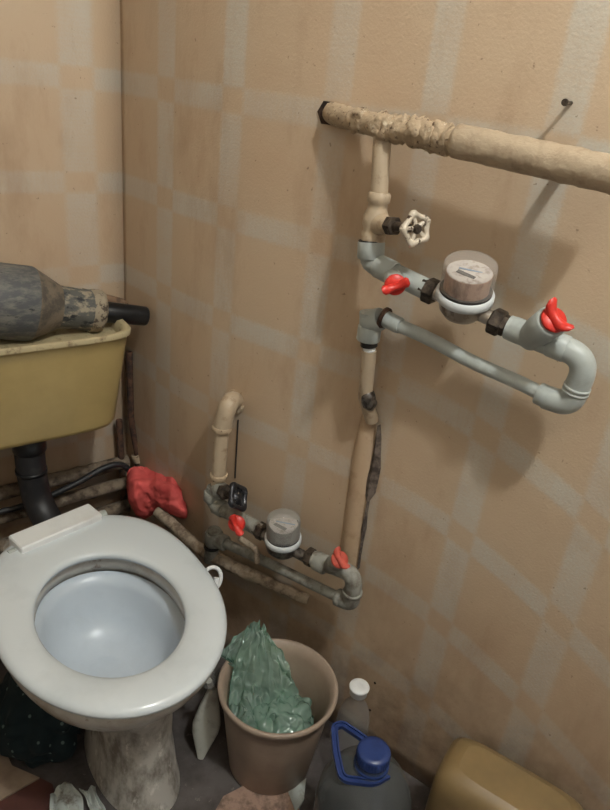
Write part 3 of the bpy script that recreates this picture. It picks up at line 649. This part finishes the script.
bc = V((.570, .722)); t = thing('bucket', 'beige plastic bucket holding a green bag, beside the toilet', 'bucket', (bc.x, bc.y, 0))
mb = MB(); mb.lathe((bc.x, bc.y, 0), (0, 0, 1), [(0, .078), (.003, .081), (.17, .102), (.198, .105), (.199, .111), (.211, .1145), (.216, .1125), (.215, .107), (.19, .098), (.05, .082), (.012, .077), (.01, .0)], 56, cap1=False); mb.build('bucket_body', M['bucket'], t)
def bag_material():
    m, nt, b = nodes('green_bag_film'); N = nt.nodes.new; Lk = nt.links.new
    b.inputs['Base Color'].default_value = srgb(176, 204, 192); b.inputs['Roughness'].default_value = .16; b.inputs['Specular IOR Level'].default_value = 1; b.inputs['Coat Weight'].default_value = 1; b.inputs['Coat Roughness'].default_value = .12; b.inputs['Coat IOR'].default_value = 1.8
    bt = N('ShaderNodeTexVoronoi'); bt.inputs['Scale'].default_value = 95; bt.feature = 'SMOOTH_F1'; bp = N('ShaderNodeBump'); bp.inputs['Strength'].default_value = .8; bp.inputs['Distance'].default_value = .004
    tc = N('ShaderNodeTexCoord'); Lk(tc.outputs['Object'], bt.inputs[0]); Lk(bt.outputs[0], bp.inputs['Height']); Lk(bp.outputs[0], b.inputs['Normal']); Lk(bp.outputs[0], b.inputs['Coat Normal'])
    tl = N('ShaderNodeBsdfTranslucent'); tl.inputs[0].default_value = srgb(120, 176, 150); tr = N('ShaderNodeBsdfTransparent'); tr.inputs[0].default_value = srgb(190, 228, 208)
    a = N('ShaderNodeMixShader'); a.inputs[0].default_value = .35; c = N('ShaderNodeMixShader'); c.inputs[0].default_value = .40
    Lk(b.outputs[0], a.inputs[1]); Lk(tl.outputs[0], a.inputs[2]); Lk(a.outputs[0], c.inputs[1]); Lk(tr.outputs[0], c.inputs[2]); Lk(c.outputs[0], nt.nodes['Material Output'].inputs[0]); return m
M['bag'] = bag_material()
def bag():
    """crumpled film: a pleated fan pinched at its top edge, spilling into the bucket"""
    mb = MB(); nu, nv = 110, 90
    tip = V((bc.x+.008, bc.y+.116, .280))
    vs = []
    for j in range(nv+1):
        f = j/nv
        for i in range(nu+1):
            a = -1+2*i/nu
            # spread grows downwards from the pinched top
            sp = .022+.085*math.sin(min(1, f*1.5)*math.pi/2)*(1-.15*f)
            dirx = V((.80, -.60, 0)); diry = V((-.60, -.80, 0))
            p = tip+V((-.004, -.022, 0))+dirx*(a*sp)+diry*(.150*f**1.1*(1-.25*a*a*f)-.004)
            p.z = .282-.165*f**.75-.030*a*a*(1-f)+.012*math.sin(f*9)
            pl = .011*(.35+f)*math.sin(a*13+3*noise.noise(V((a*3, f*4, 1)))+f*2.5)*(1-f*.5)
            q = V((a*3.0, f*4.2, 5)); d_ = noise.voronoi(q*2.6)[0]; cr = (d_[1]-d_[0])*.024*(.45+f)
            p.z += pl+cr+.006*noise.noise(q*3); p += diry*(.010*noise.noise(q*2+V((7, 0, 0)))) + dirx*(.008*noise.noise(q*2.4+V((0, 9, 0))))
            # keep within the bucket once below the rim
            rel = V((p.x-bc.x, p.y-bc.y)); lim = .098 if p.z < .215 else .128
            if p.z < .215: lim = .093-.1*max(0, (.19-p.z))
            if rel.length > lim: rel = rel.normalized()*lim; p.x = bc.x+rel.x; p.y = bc.y+rel.y
            vs.append(p)
    fs = [(j*(nu+1)+i, j*(nu+1)+i+1, (j+1)*(nu+1)+i+1, (j+1)*(nu+1)+i) for j in range(nv) for i in range(nu)]
    mb.add(vs, fs); return mb
o = bag().build('plastic_bag', M['bag']); tag(o, 'crumpled translucent green plastic bag stuffed in the beige bucket', 'bag')
o2 = blob('bag_bundle', M['bag'], (bc.x+.0, bc.y-.020, .125), (.070, .062, .045), 4.2, .38, 22, 6)
o2.parent = o

# ---------------------------------------------------------------- bottles
t = thing('small_bottle', 'small clear plastic bottle with white cap between bucket and wall', 'bottle', (.682, .622, 0))
sb = V((.682, .622)); mb = MB(); mb.lathe((sb.x, sb.y, 0), (0, 0, 1), [(.001, .026), (.006, .032), (.14, .032), (.165, .031), (.19, .024), (.205, .0135), (.222, .0130), (.235, .0130)], 32); mb.build('bottle_body', M['clear'], t)
mb = MB(); mb.lathe((sb.x, sb.y, .224), (0, 0, 1), [(0, .0150), (.002, .0165), (.013, .0165), (.015, .0185), (.019, .0190), (.021, .018), (.0215, .010), (.020, .004)], 28); mb.build('cap', M['white'], t)
jb = V((.566, .462)); t = thing('water_jug', 'large clear plastic water jug with blue screw cap and blue carry handle', 'bottle', (jb.x, jb.y, 0))
mb = MB(); prof = [(.001, .060), (.008, .074), (.02, .077)]+[(.03+.012*k, .077-.0022*(k % 2)) for k in range(14)]+[(.205, .078), (.235, .074), (.262, .062), (.282, .046), (.295, .031), (.303, .0245), (.318, .0235)]
mb.lathe((jb.x, jb.y, 0), (0, 0, 1), prof, 48, cap1=False); mb.build('jug_body', M['jug'], t)
mb = MB(); cp = [(0, .0255), (.002, .0262), (.017, .0258), (.020, .0240), (.0205, .015), (.0195, .003)]
mb.lathe((jb.x, jb.y, .312), (0, 0, 1), cp, 48)
for k in range(36):
    a = 2*math.pi*k/36; d = V((math.cos(a), math.sin(a), 0)); mb.tube([V((jb.x, jb.y, .314))+d*.0258, V((jb.x, jb.y, .328))+d*.0255], .0009, 5)
mb.build('cap', M['blue'], t)
mb = MB(); zt = .298
hp = [on_z(388, 775, zt), on_z(374, 783, zt), on_z(342, 779, zt-.006), on_z(336, 752, zt-.004), on_z(334, 727, zt-.002), on_z(342, 724, zt), on_z(360, 736, zt+.006), on_z(372, 745, zt)]
pp = round_path(hp, .012, 6); rs = []
for i, p in enumerate(pp):
    tt = (pp[min(i+1, len(pp)-1)]-pp[max(i-1, 0)]).normalized(); sd_ = tt.cross(V((0, 0, 1))).normalized(); rs.append([p+sd_*.0055*x+V((0, 0, 1))*.0035*y for x, y in ((-1, -1), (1, -1), (1, 1), (.5, 1), (.5, .1), (-.5, .1), (-.5, 1), (-1, 1))])
mb.loft(rs, smooth=False); mb.lathe((jb.x, jb.y, .294), (0, 0, 1), [(0, .0275), (.009, .0275)], 36); mb.build('carry_handle', M['blue'], t)

# ---------------------------------------------------------------- jerrycan
jc = V((.748, .325, 0)); ja = V((.36, -.933, 0)).normalized(); jn = V((-.933, -.36, 0)).normalized()
t = thing('jerrycan', 'tan plastic jerrycan standing against the right wall beside the water jug', 'canister', jc)
mb = MB(); rs = []
for z, sa, sn in ((.0, .105, .050), (.006, .112, .056), (.03, .115, .060), (.235, .115, .060), (.265, .112, .057), (.278, .100, .046), (.283, .085, .034)):
    ring = []
    for k in range(64):
        th = 2*math.pi*k/64; c, s_ = math.cos(th), math.sin(th); n = 5
        ring.append(jc+ja*(sa*math.copysign(abs(c)**(2/n), c))+jn*(sn*math.copysign(abs(s_)**(2/n), s_))+V((0, 0, z)))
    rs.append(ring)
mb.loft(rs); mb.build('can_body', M['jerry'], t)
# ---------------------------------------------------------------- floor things
def cloth_material():
    m, nt, b = nodes('dark_green_polka_cloth'); N = nt.nodes.new; Lk = nt.links.new
    tc = N('ShaderNodeTexCoord'); vo = N('ShaderNodeTexVoronoi'); vo.inputs['Scale'].default_value = 46; vo.inputs['Randomness'].default_value = .35; Lk(tc.outputs['Object'], vo.inputs[0])
    mr = N('ShaderNodeMapRange'); Lk(vo.outputs['Distance'], mr.inputs[0]); mr.inputs[1].default_value = .12; mr.inputs[2].default_value = .18; mr.inputs[3].default_value = 1; mr.inputs[4].default_value = 0
    mx = N('ShaderNodeMix'); mx.data_type = 'RGBA'; Lk(mr.outputs[0], mx.inputs[0]); mx.inputs[6].default_value = srgb(16, 34, 38); mx.inputs[7].default_value = srgb(96, 114, 110)
    Lk(mx.outputs[2], b.inputs['Base Color']); b.inputs['Roughness'].default_value = .9; return m
M['cloth'] = cloth_material()
def keep(p): return V((min(p.x, .262), p.y, max(p.z, .004)))
o = blob('cloth', M['cloth'], (.205, 1.01, .060), (.100, .105, .085), 2.2, .30, 13, 5, cut=keep); tag(o, 'dark green cloth with pale polka dots heaped on floor left of toilet', 'cloth')
def sheet(name, m, pts, z, th, label, cat):
    top = [on_z(x, y, z)+V((random.uniform(-.002, .002), random.uniform(-.002, .002), 0)) for x, y in pts]
    mb = MB(); mb.loft([[p-V((0, 0, th)) for p in top], top], smooth=False); return tag(mb.build(name, m), label, cat)
sheet('linoleum_piece', M['lino_red'], [(-40, 815), (0, 796), (38, 776), (52, 784), (60, 815), (20, 840)], .006, .005, 'dark red piece of linoleum at the bottom left floor', 'flooring')
sheet('linoleum_piece', M['lino_tan'], [(-40, 735), (0, 738), (12, 765), (39, 778), (2, 799), (-40, 818)], .011, .004, 'tan piece of linoleum at left edge under green cloth', 'flooring')
def crumple(name, m, cpx, size, z, label, cat, seed):
    mb = MB(); n = 14; vs = []; c = on_z(cpx[0], cpx[1], z)
    for j in range(n+1):
        for i in range(n+1):
            u, v = i/n*2-1, j/n*2-1
            p = c+V((u*size[0]*(1+.2*math.sin(3*v+seed)), v*size[1]*(1+.2*math.sin(2*u+seed)), 0))
            p.z = .008+.022*abs(noise.noise(V((u*1.1+seed, v*1.1, seed))))+.006*abs(math.sin(2.2*u+seed))
            vs.append(p)
    fs = [(j*(n+1)+i, j*(n+1)+i+1, (j+1)*(n+1)+i+1, (j+1)*(n+1)+i) for j in range(n) for i in range(n)]
    mb.add(vs, fs, False); o = mb.build(name, m); sm = o.modifiers.new('t', 'SOLIDIFY'); sm.thickness = .0015; return tag(o, label, cat)
crumple('paper_scrap', M['paper'], (67, 806), (.024, .040), .02, 'crumpled greyish white paper scrap left of the pedestal', 'paper', 1.3)
crumple('paper_scrap', M['paper'], (94, 801), (.012, .034), .02, 'narrow torn white paper strip against the pedestal', 'paper', 4.1)
sheet('plaster_scrap', M['lino_pink'], [(212, 815), (222, 796), (244, 786), (272, 788), (290, 792), (302, 815), (250, 835)], .008, .007, 'pinkish broken plaster piece on floor in front of the bucket', 'rubble')
sheet('plaster_scrap', M['paper'], [(288, 792), (306, 778), (304, 800), (296, 812)], .010, .008, 'small pale plaster chip at the foot of the bucket', 'rubble')

# ---------------------------------------------------------------- wall details
n_, d_ = wn(571, 103); p = wp(571, 103, 0)
t = thing('wall_screw', 'single dark screw sticking out of the wall above the thick pipe', 'screw', p)
mb = MB(); mb.lathe(p-n_*.004, n_, [(0, .0025), (.026, .0025)], 10); mb.build('shank', M['nut'], t)
mb = MB(); mb.lathe(p+n_*.024, n_, [(0, .003), (.002, .0046), (.004, .004)], 12); mb.build('head', M['nut'], t)
for (x, y, l) in ((375, 683, 'upper'), (370, 710, 'lower')):
    n_, d_ = wn(x, y); mb = MB(); mb.lathe(wp(x, y, .0002), n_, [(0, .003), (.0012, .0022)], 7)
    tag(mb.build('dowel_hole', M['hole']), l+' tiny dark hole in wall beside the small white-capped bottle', 'hole')
